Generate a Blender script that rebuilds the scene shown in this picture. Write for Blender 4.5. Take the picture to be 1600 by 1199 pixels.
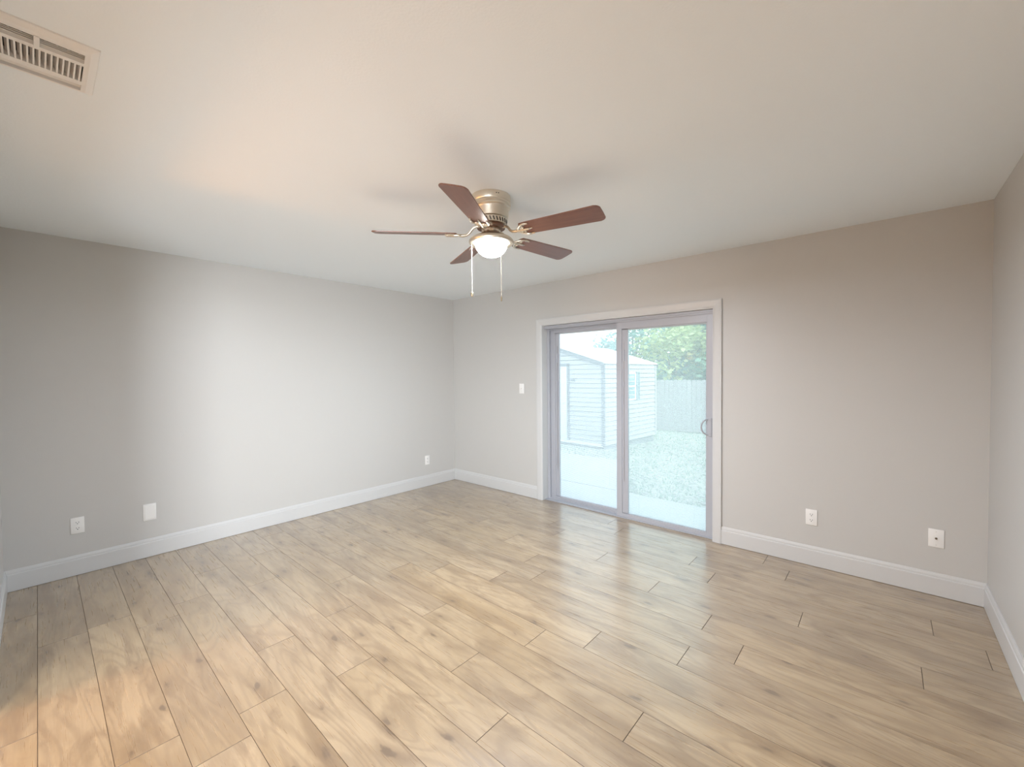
import bpy, bmesh, math, random
from mathutils import Vector, Matrix
PI = math.pi
rnd = random.Random(7)
S = bpy.context.scene
COL = S.collection
for o in list(bpy.data.objects):
    bpy.data.objects.remove(o)

# ------------------------------------------------------------------ camera
CW, CD, CH = 4.866, 3.943, 2.44          # room width, depth, height
cam_d = bpy.data.cameras.new('camera')
cam_d.sensor_fit = 'HORIZONTAL'
cam_d.sensor_width = 36.0
cam_d.lens = 656.64 * 36.0 / 1600.0
cam_d.clip_start = 0.02
cam = bpy.data.objects.new('camera', cam_d)
COL.objects.link(cam)
S.camera = cam


def cam_axes(yaw, pitch, roll):
    f = Vector((math.sin(yaw) * math.cos(pitch), math.cos(yaw) * math.cos(pitch), math.sin(pitch)))
    r = Vector((math.cos(yaw), -math.sin(yaw), 0))
    u = r.cross(f)
    c, s = math.cos(roll), math.sin(roll)
    return c * r + s * u, c * u - s * r, f


_r, _u, _f = cam_axes(-0.72465279, -0.02375847, -0.00901968)
cam.matrix_world = Matrix(((_r.x, _u.x, -_f.x, 4.38872), (_r.y, _u.y, -_f.y, -3.76423),
                           (_r.z, _u.z, -_f.z, 1.43756), (0, 0, 0, 1)))

# ------------------------------------------------------------------ view, world, lights
S.view_settings.view_transform = 'Standard'
S.view_settings.look = 'None'
S.view_settings.gamma = 1.0
S.view_settings.use_curve_mapping = False
S.view_settings.exposure = 0.10

SKY = 2.75
SUN = 1.9
GLOBE = 40.0
BULB = 75.0
HALL = 110.0
HALLSIDE = 78.0
HALLWARM = 55.0

w = bpy.data.worlds.new('sky')
S.world = w
w.use_nodes = True
nt = w.node_tree
nt.nodes.clear()
tc = nt.nodes.new('ShaderNodeTexCoord')
sep = nt.nodes.new('ShaderNodeSeparateXYZ')
rmp = nt.nodes.new('ShaderNodeValToRGB')
rmp.color_ramp.elements[0].position = 0.0
rmp.color_ramp.elements[0].color = (0.93, 0.97, 1.0, 1)
rmp.color_ramp.elements[1].position = 0.8
rmp.color_ramp.elements[1].color = (0.72, 0.84, 1.0, 1)
bg = nt.nodes.new('ShaderNodeBackground')
bg.inputs['Strength'].default_value = SKY
wo = nt.nodes.new('ShaderNodeOutputWorld')
nt.links.new(tc.outputs['Generated'], sep.inputs[0])
nt.links.new(sep.outputs['Z'], rmp.inputs[0])
nt.links.new(rmp.outputs[0], bg.inputs[0])
nt.links.new(bg.outputs[0], wo.inputs[0])


def light(name, typ, loc, energy, col, target=None, **kw):
    d = bpy.data.lights.new(name, typ)
    d.energy = energy
    d.color = col
    for k, v in kw.items():
        setattr(d, k, v)
    o = bpy.data.objects.new(name, d)
    o.location = loc
    if target is not None:
        o.rotation_euler = (Vector(target) - Vector(loc)).to_track_quat('-Z', 'Y').to_euler()
    COL.objects.link(o)
    return o


light('sun', 'SUN', (8, -1, 7), SUN, (1.0, 0.96, 0.9), (0, 0.2, 0.6), angle=math.radians(3))
# hall behind the camera: added area fills, and a warm lamp by the opening
light('hall_overhead_fill', 'AREA', (3.4, -5.4, 2.40), HALL, (0.98, 0.97, 0.92), (3.4, -5.0, 0.0), shape='RECTANGLE', size=2.2, size_y=1.6)  # fill added overhead, no fixture behind it
light('hall_side_fill', 'AREA', (4.82, -5.35, 1.30), HALLSIDE, (0.95, 1.0, 1.05), (0.0, -1.3, 1.35), shape='RECTANGLE', size=2.0, size_y=1.7, spread=math.radians(85))  # fill added to brighten the left wall; no window is built here
light('hall_lamp', 'POINT', (1.46, -4.75, 1.75), HALLWARM, (1.0, 0.42, 0.09), shadow_soft_size=0.08)

# ------------------------------------------------------------------ material helpers
MATS = {}


def mat(name, col=(0.8, 0.8, 0.8), rough=0.5, metal=0.0, spec=0.5, bump=None, var=None, coat=0.0, aniso=0.0):
    if name in MATS:
        return MATS[name]
    m = bpy.data.materials.new(name)
    m.use_nodes = True
    n = m.node_tree
    b = n.nodes['Principled BSDF']
    b.inputs['Base Color'].default_value = (*col, 1)
    b.inputs['Roughness'].default_value = rough
    b.inputs['Metallic'].default_value = metal
    b.inputs['Specular IOR Level'].default_value = spec
    b.inputs['Coat Weight'].default_value = coat
    b.inputs['Anisotropic'].default_value = aniso
    t = n.nodes.new('ShaderNodeTexCoord')
    if var:                                   # (scale, amount): gentle tone variation
        no = n.nodes.new('ShaderNodeTexNoise')
        no.inputs['Scale'].default_value = var[0]
        no.inputs['Detail'].default_value = 4
        n.links.new(t.outputs['Object'], no.inputs['Vector'])
        mx = n.nodes.new('ShaderNodeMix')
        mx.data_type = 'RGBA'
        a = var[1]
        mx.inputs[6].default_value = (*[max(0, c * (1 - a)) for c in col], 1)
        mx.inputs[7].default_value = (*[min(1, c * (1 + a)) for c in col], 1)
        n.links.new(no.outputs['Fac'], mx.inputs[0])
        n.links.new(mx.outputs[2], b.inputs['Base Color'])
    if bump:                                  # (scale, strength, distance)
        no = n.nodes.new('ShaderNodeTexNoise')
        no.inputs['Scale'].default_value = bump[0]
        no.inputs['Detail'].default_value = 3
        n.links.new(t.outputs['Object'], no.inputs['Vector'])
        bp = n.nodes.new('ShaderNodeBump')
        bp.inputs['Strength'].default_value = bump[1]
        bp.inputs['Distance'].default_value = bump[2]
        n.links.new(no.outputs['Fac'], bp.inputs['Height'])
        n.links.new(bp.outputs[0], b.inputs['Normal'])
    MATS[name] = m
    return m


def emit(name, col, strength):
    m = bpy.data.materials.new(name)
    m.use_nodes = True
    b = m.node_tree.nodes['Principled BSDF']
    b.inputs['Base Color'].default_value = (0.9, 0.88, 0.82, 1)
    b.inputs['Roughness'].default_value = 0.25
    b.inputs['Emission Color'].default_value = (*col, 1)
    b.inputs['Emission Strength'].default_value = strength
    return m


def glass(name, tint, haze):
    m = bpy.data.materials.new(name)
    m.use_nodes = True
    n = m.node_tree
    n.nodes.clear()
    out = n.nodes.new('ShaderNodeOutputMaterial')
    tr = n.nodes.new('ShaderNodeBsdfTransparent')
    tr.inputs[0].default_value = (*tint, 1)
    gl = n.nodes.new('ShaderNodeBsdfGlossy')
    gl.inputs['Roughness'].default_value = 0.02
    gl.inputs[0].default_value = (0.9, 1, 0.97, 1)
    fr = n.nodes.new('ShaderNodeFresnel')
    fr.inputs['IOR'].default_value = 1.03
    mx = n.nodes.new('ShaderNodeMixShader')
    n.links.new(fr.outputs[0], mx.inputs[0])
    n.links.new(tr.outputs[0], mx.inputs[1])
    n.links.new(gl.outputs[0], mx.inputs[2])
    last = mx
    if haze > 0:                              # translucent haze mixed into the pane, veils the view
        tl = n.nodes.new('ShaderNodeBsdfTranslucent')
        tl.inputs[0].default_value = (0.9, 0.97, 0.95, 1)
        m2 = n.nodes.new('ShaderNodeMixShader')
        m2.inputs[0].default_value = haze
        n.links.new(last.outputs[0], m2.inputs[1])
        n.links.new(tl.outputs[0], m2.inputs[2])
        last = m2
    n.links.new(last.outputs[0], out.inputs[0])
    return m


M_WALL = mat('wall_paint', (0.585, 0.575, 0.555), 0.42, spec=0.5, bump=(160, 0.12, 0.003))
M_CEIL = mat('ceiling_paint', (0.875, 0.925, 0.955), 0.9, spec=0.2, bump=(120, 0.12, 0.004))
M_TRIM = mat('white_trim_paint', (0.63, 0.63, 0.625), 0.35)
M_VINYL = mat('white_vinyl', (0.44, 0.45, 0.49), 0.35)
M_VINYLG = mat('grey_vinyl_track', (0.42, 0.43, 0.47), 0.4)
M_PLATE = mat('white_plate', (0.88, 0.87, 0.85), 0.3)
M_DARK = mat('dark_slot', (0.02, 0.02, 0.02), 0.6)
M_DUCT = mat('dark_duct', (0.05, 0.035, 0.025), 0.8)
M_VENT = mat('vent_enamel', (0.86, 0.84, 0.81), 0.4)
M_NICKEL = mat('brushed_nickel', (0.74, 0.68, 0.58), 0.36, metal=1.0, aniso=0.4)
M_BRONZE = mat('dark_flywheel', (0.22, 0.12, 0.08), 0.45, metal=0.5)
M_BRASS = mat('brass_pull', (0.45, 0.36, 0.24), 0.35, metal=1.0)
M_CHAIN = mat('chain_metal', (0.70, 0.64, 0.52), 0.4, metal=0.6)
M_SCREW = mat('screw_metal', (0.45, 0.45, 0.45), 0.35, metal=1.0)
M_BLIND = mat('blind_slat_white', (0.66, 0.70, 0.71), 0.6)
M_CONC = mat('concrete', (0.41, 0.42, 0.42), 0.9, var=(3, 0.10), bump=(60, 0.2, 0.01))
M_SIDING = mat('white_siding', (0.44, 0.44, 0.455), 0.6)
M_SHTRIM = mat('shed_grey_trim', (0.12, 0.13, 0.145), 0.6)
M_SHDOOR = mat('shed_door_paint', (0.66, 0.74, 0.76), 0.5)
M_SHUT = mat('shutter_paint', (0.25, 0.32, 0.34), 0.6)
M_SKID = mat('shed_skid_wood', (0.22, 0.24, 0.25), 0.8)
M_ROOF = mat('pale_roof_metal', (0.80, 0.76, 0.75), 0.5)
M_FENCE = mat('weathered_fence_wood', (0.42, 0.40, 0.39), 0.85, var=(9, 0.25))
M_BARK = mat('bark', (0.28, 0.24, 0.20), 0.9, var=(8, 0.3))
M_SOIL = mat('lawn_soil', (0.42, 0.44, 0.36), 0.95, var=(5, 0.25))


def wood_floor():
    m = bpy.data.materials.new('oak_planks')
    m.use_nodes = True
    n = m.node_tree
    N = n.nodes
    L = n.links
    b = N['Principled BSDF']

    def node(t, **kw):
        x = N.new(t)
        for k, v in kw.items():
            setattr(x, k, v)
        return x

    def mapr(src, a, bb, c, d):
        x = node('ShaderNodeMapRange')
        x.inputs[1].default_value = a
        x.inputs[2].default_value = bb
        x.inputs[3].default_value = c
        x.inputs[4].default_value = d
        L.new(src, x.inputs[0])
        return x.outputs[0]

    def mix(fac, A, B, mode='MIX'):
        x = node('ShaderNodeMix', data_type='RGBA', blend_type=mode)
        if isinstance(fac, float):
            x.inputs[0].default_value = fac
        else:
            L.new(fac, x.inputs[0])
        for i, v in ((6, A), (7, B)):
            if isinstance(v, tuple):
                x.inputs[i].default_value = (*v, 1)
            else:
                L.new(v, x.inputs[i])
        return x.outputs[2]

    tcn = node('ShaderNodeTexCoord')
    at = node('ShaderNodeAttribute', attribute_name='plank')
    vm = node('ShaderNodeVectorMath', operation='MULTIPLY_ADD')
    L.new(at.outputs['Vector'], vm.inputs[0])
    vm.inputs[1].default_value = (37, 53, 71)
    L.new(tcn.outputs['Object'], vm.inputs[2])
    P = vm.outputs[0]

    def scaled(v):
        x = node('ShaderNodeVectorMath', operation='MULTIPLY')
        L.new(P, x.inputs[0])
        x.inputs[1].default_value = v
        return x.outputs[0]

    def noise(vec, sc, det=4, rough=0.55, dist=0.0):
        x = node('ShaderNodeTexNoise')
        L.new(vec, x.inputs['Vector'])
        x.inputs['Scale'].default_value = sc
        x.inputs['Detail'].default_value = det
        x.inputs['Roughness'].default_value = rough
        x.inputs['Distortion'].default_value = dist
        return x.outputs['Fac']

    broad = noise(scaled((1.3, 6.0, 1)), 1.0, 4, 0.6, 0.8)          # flame figure along each plank
    cloud = noise(scaled((1.2, 2.6, 1)), 1.3, 3)
    fine = noise(scaled((4, 140, 1)), 1.0, 3, 0.6)
    # cathedral figure: contour lines of a stretched low-frequency field
    fig = noise(scaled((0.75, 4.2, 1)), 1.0, 2, 0.45, 0.6)
    mu = node('ShaderNodeMath', operation='MULTIPLY')
    L.new(fig, mu.inputs[0])
    mu.inputs[1].default_value = 95.0
    sn = node('ShaderNodeMath', operation='SINE')
    L.new(mu.outputs[0], sn.inputs[0])
    rings = mapr(sn.outputs[0], -1, 1, 0, 1)
    smud = noise(scaled((1.9, 6.5, 1)), 1.0, 5, 0.62, 1.2)
    base = mix(mapr(broad, 0.42, 0.66, 0, 0.95), WOOD_A, WOOD_B)
    base = mix(mapr(cloud, 0.45, 0.72, 0, 0.55), base, WOOD_C)
    base = mix(mapr(rings, 0.45, 1.0, 0, 0.36), base, WOOD_D)
    base = mix(mapr(fine, 0.42, 0.75, 0, 0.22), base, WOOD_D)
    base = mix(mapr(smud, 0.53, 0.70, 0, 0.8), base, (0.215, 0.135, 0.068))
    # per-plank tone
    sepn = node('ShaderNodeSeparateXYZ')
    L.new(at.outputs['Vector'], sepn.inputs[0])
    tone = mapr(sepn.outputs[0], 0, 1, 0.95, 1.05)
    hs = node('ShaderNodeHueSaturation')
    L.new(tone, hs.inputs['Value'])
    L.new(mapr(sepn.outputs[1], 0, 1, 0.97, 1.04), hs.inputs['Saturation'])
    L.new(base, hs.inputs['Color'])
    base = hs.outputs[0]
    # knots and mineral streaks
    vo = node('ShaderNodeTexVoronoi', feature='F1', voronoi_dimensions='2D')
    L.new(scaled((1.5, 3.6, 1)), vo.inputs['Vector'])
    vo.inputs['Scale'].default_value = 1.35
    kn = noise(scaled((9, 22, 1)), 1.0, 3)
    ad = node('ShaderNodeMath', operation='MULTIPLY_ADD')
    L.new(kn, ad.inputs[0])
    ad.inputs[1].default_value = 0.30
    L.new(vo.outputs['Distance'], ad.inputs[2])
    base = mix(mapr(ad.outputs[0], 0.165, 0.205, 0.9, 0), base, (0.085, 0.050, 0.026))
    base = mix(mapr(ad.outputs[0], 0.17, 0.36, 0.55, 0), base, (0.20, 0.125, 0.062))
    st = noise(scaled((1.6, 14, 1)), 1.0, 3, 0.6, 1.5)
    base = mix(mapr(st, 0.62, 0.76, 0, 0.5), base, (0.30, 0.20, 0.125))
    L.new(base, b.inputs['Base Color'])
    L.new(mapr(fine, 0.3, 0.8, 0.26, 0.36), b.inputs['Roughness'])
    b.inputs['Specular IOR Level'].default_value = 1.0
    b.inputs['IOR'].default_value = 1.6
    b.inputs['Coat Weight'].default_value = 1.0
    b.inputs['Coat IOR'].default_value = 1.75
    b.inputs['Coat Roughness'].default_value = 0.24
    bp = node('ShaderNodeBump')
    bp.inputs['Strength'].default_value = 0.10
    bp.inputs['Distance'].default_value = 0.002
    ad2 = node('ShaderNodeMath', operation='ADD')
    L.new(fine, ad2.inputs[0])
    L.new(rings, ad2.inputs[1])
    L.new(ad2.outputs[0], bp.inputs['Height'])
    L.new(bp.outputs[0], b.inputs['Normal'])
    return m


WOOD_A = (0.455, 0.332, 0.196)
WOOD_B = (0.27, 0.178, 0.092)
WOOD_C = (0.365, 0.246, 0.124)
WOOD_D = (0.22, 0.145, 0.080)
M_FLOOR = wood_floor()


def blade_wood():
    m = mat('walnut_blade', (0.15, 0.065, 0.045), 0.33, spec=0.6)
    n = m.node_tree
    b = n.nodes['Principled BSDF']
    t = n.nodes.new('ShaderNodeTexCoord')
    mp = n.nodes.new('ShaderNodeMapping')
    mp.inputs['Scale'].default_value = (3, 60, 60)
    no = n.nodes.new('ShaderNodeTexNoise')
    no.inputs['Scale'].default_value = 1.5
    no.inputs['Detail'].default_value = 5
    mx = n.nodes.new('ShaderNodeMix')
    mx.data_type = 'RGBA'
    mx.inputs[6].default_value = (0.13, 0.055, 0.040, 1)
    mx.inputs[7].default_value = (0.26, 0.125, 0.085, 1)
    n.links.new(t.outputs['Object'], mp.inputs[0])
    n.links.new(mp.outputs[0], no.inputs['Vector'])
    n.links.new(no.outputs['Fac'], mx.inputs[0])
    n.links.new(mx.outputs[2], b.inputs['Base Color'])
    return m


M_BLADE = blade_wood()


def leaf_mat(name, c1, c2, trans=0.35):
    m = bpy.data.materials.new(name)
    m.use_nodes = True
    n = m.node_tree
    b = n.nodes['Principled BSDF']
    g = n.nodes.new('ShaderNodeNewGeometry')
    mx = n.nodes.new('ShaderNodeMix')
    mx.data_type = 'RGBA'
    mx.inputs[6].default_value = (*c1, 1)
    mx.inputs[7].default_value = (*c2, 1)
    n.links.new(g.outputs['Random Per Island'], mx.inputs[0])
    n.links.new(mx.outputs[2], b.inputs['Base Color'])
    b.inputs['Roughness'].default_value = 0.5
    tl = n.nodes.new('ShaderNodeBsdfTranslucent')
    n.links.new(mx.outputs[2], tl.inputs[0])
    ms = n.nodes.new('ShaderNodeMixShader')
    ms.inputs[0].default_value = trans
    out = n.nodes['Material Output']
    n.links.new(b.outputs[0], ms.inputs[1])
    n.links.new(tl.outputs[0], ms.inputs[2])
    n.links.new(ms.outputs[0], out.inputs[0])
    return m


# ------------------------------------------------------------------ mesh helpers
class MB:
    def __init__(s):
        s.b = bmesh.new()

    def box(s, x0, x1, y0, y1, z0, z1, bev=0.0, M=None):
        r = bmesh.ops.create_cube(s.b, size=1.0)
        vs = r['verts']
        c = Vector(((x0 + x1) / 2, (y0 + y1) / 2, (z0 + z1) / 2))
        sc = Vector((abs(x1 - x0), abs(y1 - y0), abs(z1 - z0)))
        for v in vs:
            v.co = Vector((v.co.x * sc.x, v.co.y * sc.y, v.co.z * sc.z)) + c
        if bev > 0:
            es = list({e for v in vs for e in v.link_edges})
            rr = bmesh.ops.bevel(s.b, geom=es, offset=bev, segments=2, affect='EDGES', profile=0.5)
            vs = list({v for f in rr['faces'] for v in f.verts} | {v for v in vs if v.is_valid})
        if M is not None:
            for v in vs:
                v.co = M @ v.co
        return s

    def quad(s, *pts):
        s.b.faces.new([s.b.verts.new(p) for p in pts])
        return s

    def lathe(s, prof, n=48, c=(0, 0, 0), cap=True):
        c = Vector(c)
        rings = []
        for r, z in prof:
            rings.append([s.b.verts.new(c + Vector((r * math.cos(2 * PI * i / n), r * math.sin(2 * PI * i / n), z))) for i in range(n)])
        for a, bb in zip(rings, rings[1:]):
            for i in range(n):
                s.b.faces.new((a[i], a[(i + 1) % n], bb[(i + 1) % n], bb[i]))
        if cap:
            for r in (rings[0], rings[-1]):
                s.b.faces.new(r)
        return s

    def tube(s, pts, r, n=8, cap=True, closed=False):
        pts = [Vector(p) for p in pts]
        rs = r if isinstance(r, (list, tuple)) else [r] * len(pts)
        rings = []
        up = None
        for i, p in enumerate(pts):
            if closed:
                d = pts[(i + 1) % len(pts)] - pts[i - 1]
            else:
                d = pts[min(i + 1, len(pts) - 1)] - pts[max(i - 1, 0)]
            d.normalize()
            if up is None:
                up = Vector((0, 0, 1)) if abs(d.z) < 0.9 else Vector((1, 0, 0))
            a = d.cross(up).normalized()
            up = a.cross(d).normalized()
            rings.append([s.b.verts.new(p + rs[i] * (math.cos(2 * PI * k / n) * a + math.sin(2 * PI * k / n) * up)) for k in range(n)])
        seq = list(zip(rings, rings[1:]))
        if closed:
            seq.append((rings[-1], rings[0]))
        for A, B in seq:
            for k in range(n):
                s.b.faces.new((A[k], A[(k + 1) % n], B[(k + 1) % n], B[k]))
        if cap and not closed:
            s.b.faces.new(rings[0])
            s.b.faces.new(rings[-1])
        return s

    def prism(s, poly, a0, a1, axis='x'):
        """poly: 2-D outline; extruded from a0 to a1 along the axis."""
        def P(u, v, a):
            return {'x': (a, u, v), 'y': (u, a, v), 'z': (u, v, a)}[axis]
        A = [s.b.verts.new(P(u, v, a0)) for u, v in poly]
        B = [s.b.verts.new(P(u, v, a1)) for u, v in poly]
        n = len(poly)
        for i in range(n):
            s.b.faces.new((A[i], A[(i + 1) % n], B[(i + 1) % n], B[i]))
        s.b.faces.new(A)
        s.b.faces.new(B)
        return s

    def ball(s, c, r, sub=2):
        q = bmesh.ops.create_icosphere(s.b, subdivisions=sub, radius=r)
        for v in q['verts']:
            v.co += Vector(c)
        return s

    def xform(s, M):
        bmesh.ops.transform(s.b, matrix=M, verts=s.b.verts[:])
        return s

    def build(s, name, m, parent=None, smooth=False, kind=None, recalc=True):
        if recalc:
            bmesh.ops.recalc_face_normals(s.b, faces=s.b.faces[:])
        me = bpy.data.meshes.new(name)
        s.b.to_mesh(me)
        s.b.free()
        me.materials.append(m)
        if smooth:
            for p in me.polygons:
                p.use_smooth = True
            me.set_sharp_from_angle(angle=math.radians(38))
        o = bpy.data.objects.new(name, me)
        COL.objects.link(o)
        if parent is not None:
            o.parent = parent
        if kind:
            o['kind'] = kind
        return o


def thing(name, label, cat, loc=(0, 0, 0), rz=0.0, group=None):
    o = bpy.data.objects.new(name, None)
    o.empty_display_size = 0.1
    COL.objects.link(o)
    o.location = loc
    o.rotation_euler = (0, 0, rz)
    o['label'] = label
    o['category'] = cat
    if group:
        o['group'] = group
    return o


ST = 'structure'

# ------------------------------------------------------------------ floor
HY = -6.9                                   # far end of the hall behind the camera
fb = bmesh.new()
lay = fb.faces.layers.float_vector.new('plank')
PWID, Y0, PLEN = 0.1888, -1.909, 1.29
JO = {0: 3.226, -1: 2.983, -2: 3.640, -3: 2.837, -4: 3.209, 1: 3.640, 2: 2.56, 3: 3.640, 4: 3.246, 5: 2.75, 6: 3.5, -5: 2.45, -6: 1.96, -7: 2.35}


def add_plank(xa, xb, ya, yb):
    gx, gy, dz = 0.0017, 0.0011, 0.0024
    rv = (rnd.random(), rnd.random(), rnd.random())
    t = [(xa + gx, ya + gy), (xb - gx, ya + gy), (xb - gx, yb - gy), (xa + gx, yb - gy)]
    o = [(xa, ya), (xb, ya), (xb, yb), (xa, yb)]
    T = [fb.verts.new((x, y, 0)) for x, y in t]
    O = [fb.verts.new((x, y, -dz)) for x, y in o]
    fs = [fb.faces.new(T)]
    for i in range(4):
        fs.append(fb.faces.new((O[i], O[(i + 1) % 4], T[(i + 1) % 4], T[i])))
    for f in fs:
        f[lay] = rv
    for f in fs[1:]:
        f.material_index = 1


for k in range(-27, 11):
    ya, yb = Y0 + k * PWID, Y0 + (k + 1) * PWID
    ya, yb = max(ya, HY), min(yb, 0.10)
    if yb - ya < 0.01:
        continue
    j = JO.get(k, rnd.uniform(0, PLEN))
    x = j - math.ceil((j + 0.2) / PLEN) * PLEN
    while x < CW + 0.02:
        xa, xb = max(x, -0.02), min(x + PLEN, CW + 0.02)
        if yb > 0.02 and ya > -0.12:
            pass
        if xb - xa > 0.02:
            add_plank(xa, xb, ya, min(yb, 0.02) if not (xa < 3.3 and xb > 1.52) else yb)
        x += PLEN
me = bpy.data.meshes.new('floor')
fb.normal_update()
fb.to_mesh(me)
fb.free()
me.materials.append(M_FLOOR)
me.materials.append(mat('plank_bevel', (0.16, 0.12, 0.085), 0.6))
floor = bpy.data.objects.new('floor', me)
COL.objects.link(floor)
floor['kind'] = ST
MB().box(-0.2, CW + 0.2, HY - 0.1, 0.15, -0.14, -0.003).build('floor_slab', M_DARK, kind=ST)

# ------------------------------------------------------------------ ceiling (with the opening for the air register)
VX0, VX1, VY0, VY1 = 2.298, 2.537, -3.885, -3.640
c = MB()
c.box(-0.2, VX0, HY, 0.2, CH, CH + 0.15)
c.box(VX1, CW + 0.2, HY, 0.2, CH, CH + 0.15)
c.box(VX0, VX1, VY1, 0.2, CH, CH + 0.15)
c.box(VX0, VX1, HY, VY0, CH, CH + 0.15)
c.build('ceiling', M_CEIL, kind=ST)

# ------------------------------------------------------------------ walls
MB().box(-0.15, 0, HY, 0, 0, CH).build('wall_left', M_WALL, kind=ST)
MB().box(CW, CW + 0.15, HY, 0, 0, CH).build('wall_right', M_WALL, kind=ST)
DX0, DX1, DZ = 1.515, 3.312, 1.968           # rough opening of the patio door
c = MB()
c.box(-0.15, DX0 - 0.012, 0, 0.2, -0.1, CH)
c.box(DX1 + 0.012, CW + 0.15, 0, 0.2, -0.1, CH)
c.box(DX0 - 0.012, DX1 + 0.012, 0, 0.2, DZ + 0.012, CH)
c.build('wall_back', M_WALL, kind=ST)
NX = 1.55                                    # end of the front wall: a wide opening to the hall follows
MB().box(0, NX, -CD - 0.12, -CD, 0, CH).box(NX, CW, -CD - 0.12, -CD, 2.12, CH).build('wall_front', M_WALL, kind=ST)  # header over the opening is added, unseen, to keep hall light off the ceiling
MB().box(-0.15, CW + 0.15, HY - 0.12, HY, 0, CH).build('wall_hall', M_WALL, kind=ST)

# ------------------------------------------------------------------ baseboards
BH, BT = 0.143, 0.014
PROF = [(0, 0), (BT, 0), (BT, BH - 0.034), (BT - 0.001, BH - 0.030), (BT - 0.004, BH - 0.027), (BT - 0.004, BH - 0.021),
        (BT - 0.005, BH - 0.014), (BT - 0.008, BH - 0.005), (0.004, BH), (0, BH)]
GAP = 0.002


def baseboard(name, a, b, inward):
    """profile swept from a to b (both on the wall face at floor level), mitred where the run meets a corner"""
    a, b, inn = Vector((*a, GAP)), Vector((*b, GAP)), Vector((*inward, 0))
    d = (b - a).normalized()
    s = MB()
    A, B = [], []
    for u, v in PROF:
        A.append(s.b.verts.new(a + inn * u + Vector((0, 0, v)) + (d * u if name in MITRE_A else Vector())))
        B.append(s.b.verts.new(b + inn * u + Vector((0, 0, v)) - (d * u if name in MITRE_B else Vector())))
    n = len(PROF)
    for i in range(n):
        s.b.faces.new((A[i], A[(i + 1) % n], B[(i + 1) % n], B[i]))
    s.b.faces.new(A)
    s.b.faces.new(B)
    return s.build(name, M_TRIM, smooth=False, kind=ST)


MITRE_A = {'baseboard_left', 'baseboard_back_left', 'baseboard_right', 'baseboard_front'}
MITRE_B = {'baseboard_left', 'baseboard_back_right'}
CX0, CX1 = 1.442, 3.383                      # outer edges of the door casing
baseboard('baseboard_left', (0, 0), (0, -CD), (1, 0))
baseboard('baseboard_back_left', (0, 0), (CX0, 0), (0, -1))
baseboard('baseboard_back_right', (CX1, 0), (CW, 0), (0, -1))
baseboard('baseboard_right', (CW, 0), (CW, HY), (-1, 0))
baseboard('baseboard_front', (0, -CD), (NX, -CD), (0, 1))

# ------------------------------------------------------------------ door casing and jamb
CWD = 0.069
CTOP = 2.042
cp = [(0.0, 0.0), (0.0, -0.019), (0.012, -0.021), (CWD - 0.016, -0.016), (CWD - 0.008, -0.014), (CWD, -0.010), (CWD, 0.0)]


def casing(name, pts3):
    """pts3(u, y) -> the two end points of each profile corner"""
    s = MB()
    A, B = [], []
    for u, y in cp:
        p, q = pts3(u, y)
        A.append(s.b.verts.new(p))
        B.append(s.b.verts.new(q))
    n = len(cp)
    for i in range(n):
        s.b.faces.new((A[i], A[(i + 1) % n], B[(i + 1) % n], B[i]))
    s.b.faces.new(A)
    s.b.faces.new(B)
    return s.build(name, M_TRIM, kind=ST)


casing('trim_1', lambda u, y: ((CX0 + u, y, 0.001), (CX0 + u, y, CTOP - u)))
casing('trim_2', lambda u, y: ((CX1 - u, y, 0.001), (CX1 - u, y, CTOP - u)))
casing('trim_3', lambda u, y: ((CX0 + u, y, CTOP - u), (CX1 - u, y, CTOP - u)))
FY = 0.088                                   # inner face of the door frame
MB().box(DX0 - 0.012, DX0, -0.008, FY + 0.01, 0.001, DZ).build('trim_4', M_TRIM, kind=ST)
MB().box(DX1, DX1 + 0.012, -0.008, FY + 0.01, 0.001, DZ).build('trim_5', M_TRIM, kind=ST)
MB().box(DX0 - 0.012, DX1 + 0.012, -0.008, FY + 0.01, DZ, DZ + 0.012).build('trim_6', M_TRIM, kind=ST)

# ------------------------------------------------------------------ sliding patio door (door_1)
door = thing('door_1', 'white sliding patio door with two glass panels in the back wall', 'door')
door['kind'] = ST
f = MB()
fx0, fx1 = DX0 + 0.001, DX1 - 0.001
f.box(fx0, fx0 + 0.030, FY, 0.19, 0.002, DZ - 0.001, 0.002)         # left frame post with its channel lips
f.box(fx0 + 0.030, fx0 + 0.085, 0.115, 0.19, 0.002, DZ - 0.001, 0.002)
f.box(fx1 - 0.008, fx1, 0.030, 0.19, 0.002, DZ - 0.001, 0.001)
f.box(fx0, fx1, 0.118, 0.19, DZ - 0.034, DZ - 0.001, 0.002)         # head, stepped
f.box(fx0, fx1, 0.030, 0.118, DZ - 0.022, DZ - 0.001, 0.002)
f.box(fx0, fx1, 0.094, 0.102, DZ - 0.05, DZ - 0.001, 0.001)
f.box(fx0, fx1, 0.038, 0.047, DZ - 0.036, DZ - 0.001, 0.001)
f.build('frame', M_VINYL, door)
f = MB()
f.box(fx0, fx1, 0.030, 0.19, 0.001, 0.010, 0.001)
f.box(fx0, fx1, 0.094, 0.100, 0.010, 0.024)
f.box(fx0, fx1, 0.145, 0.151, 0.010, 0.024)
f.build('sill_track', M_VINYLG, door)


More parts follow.
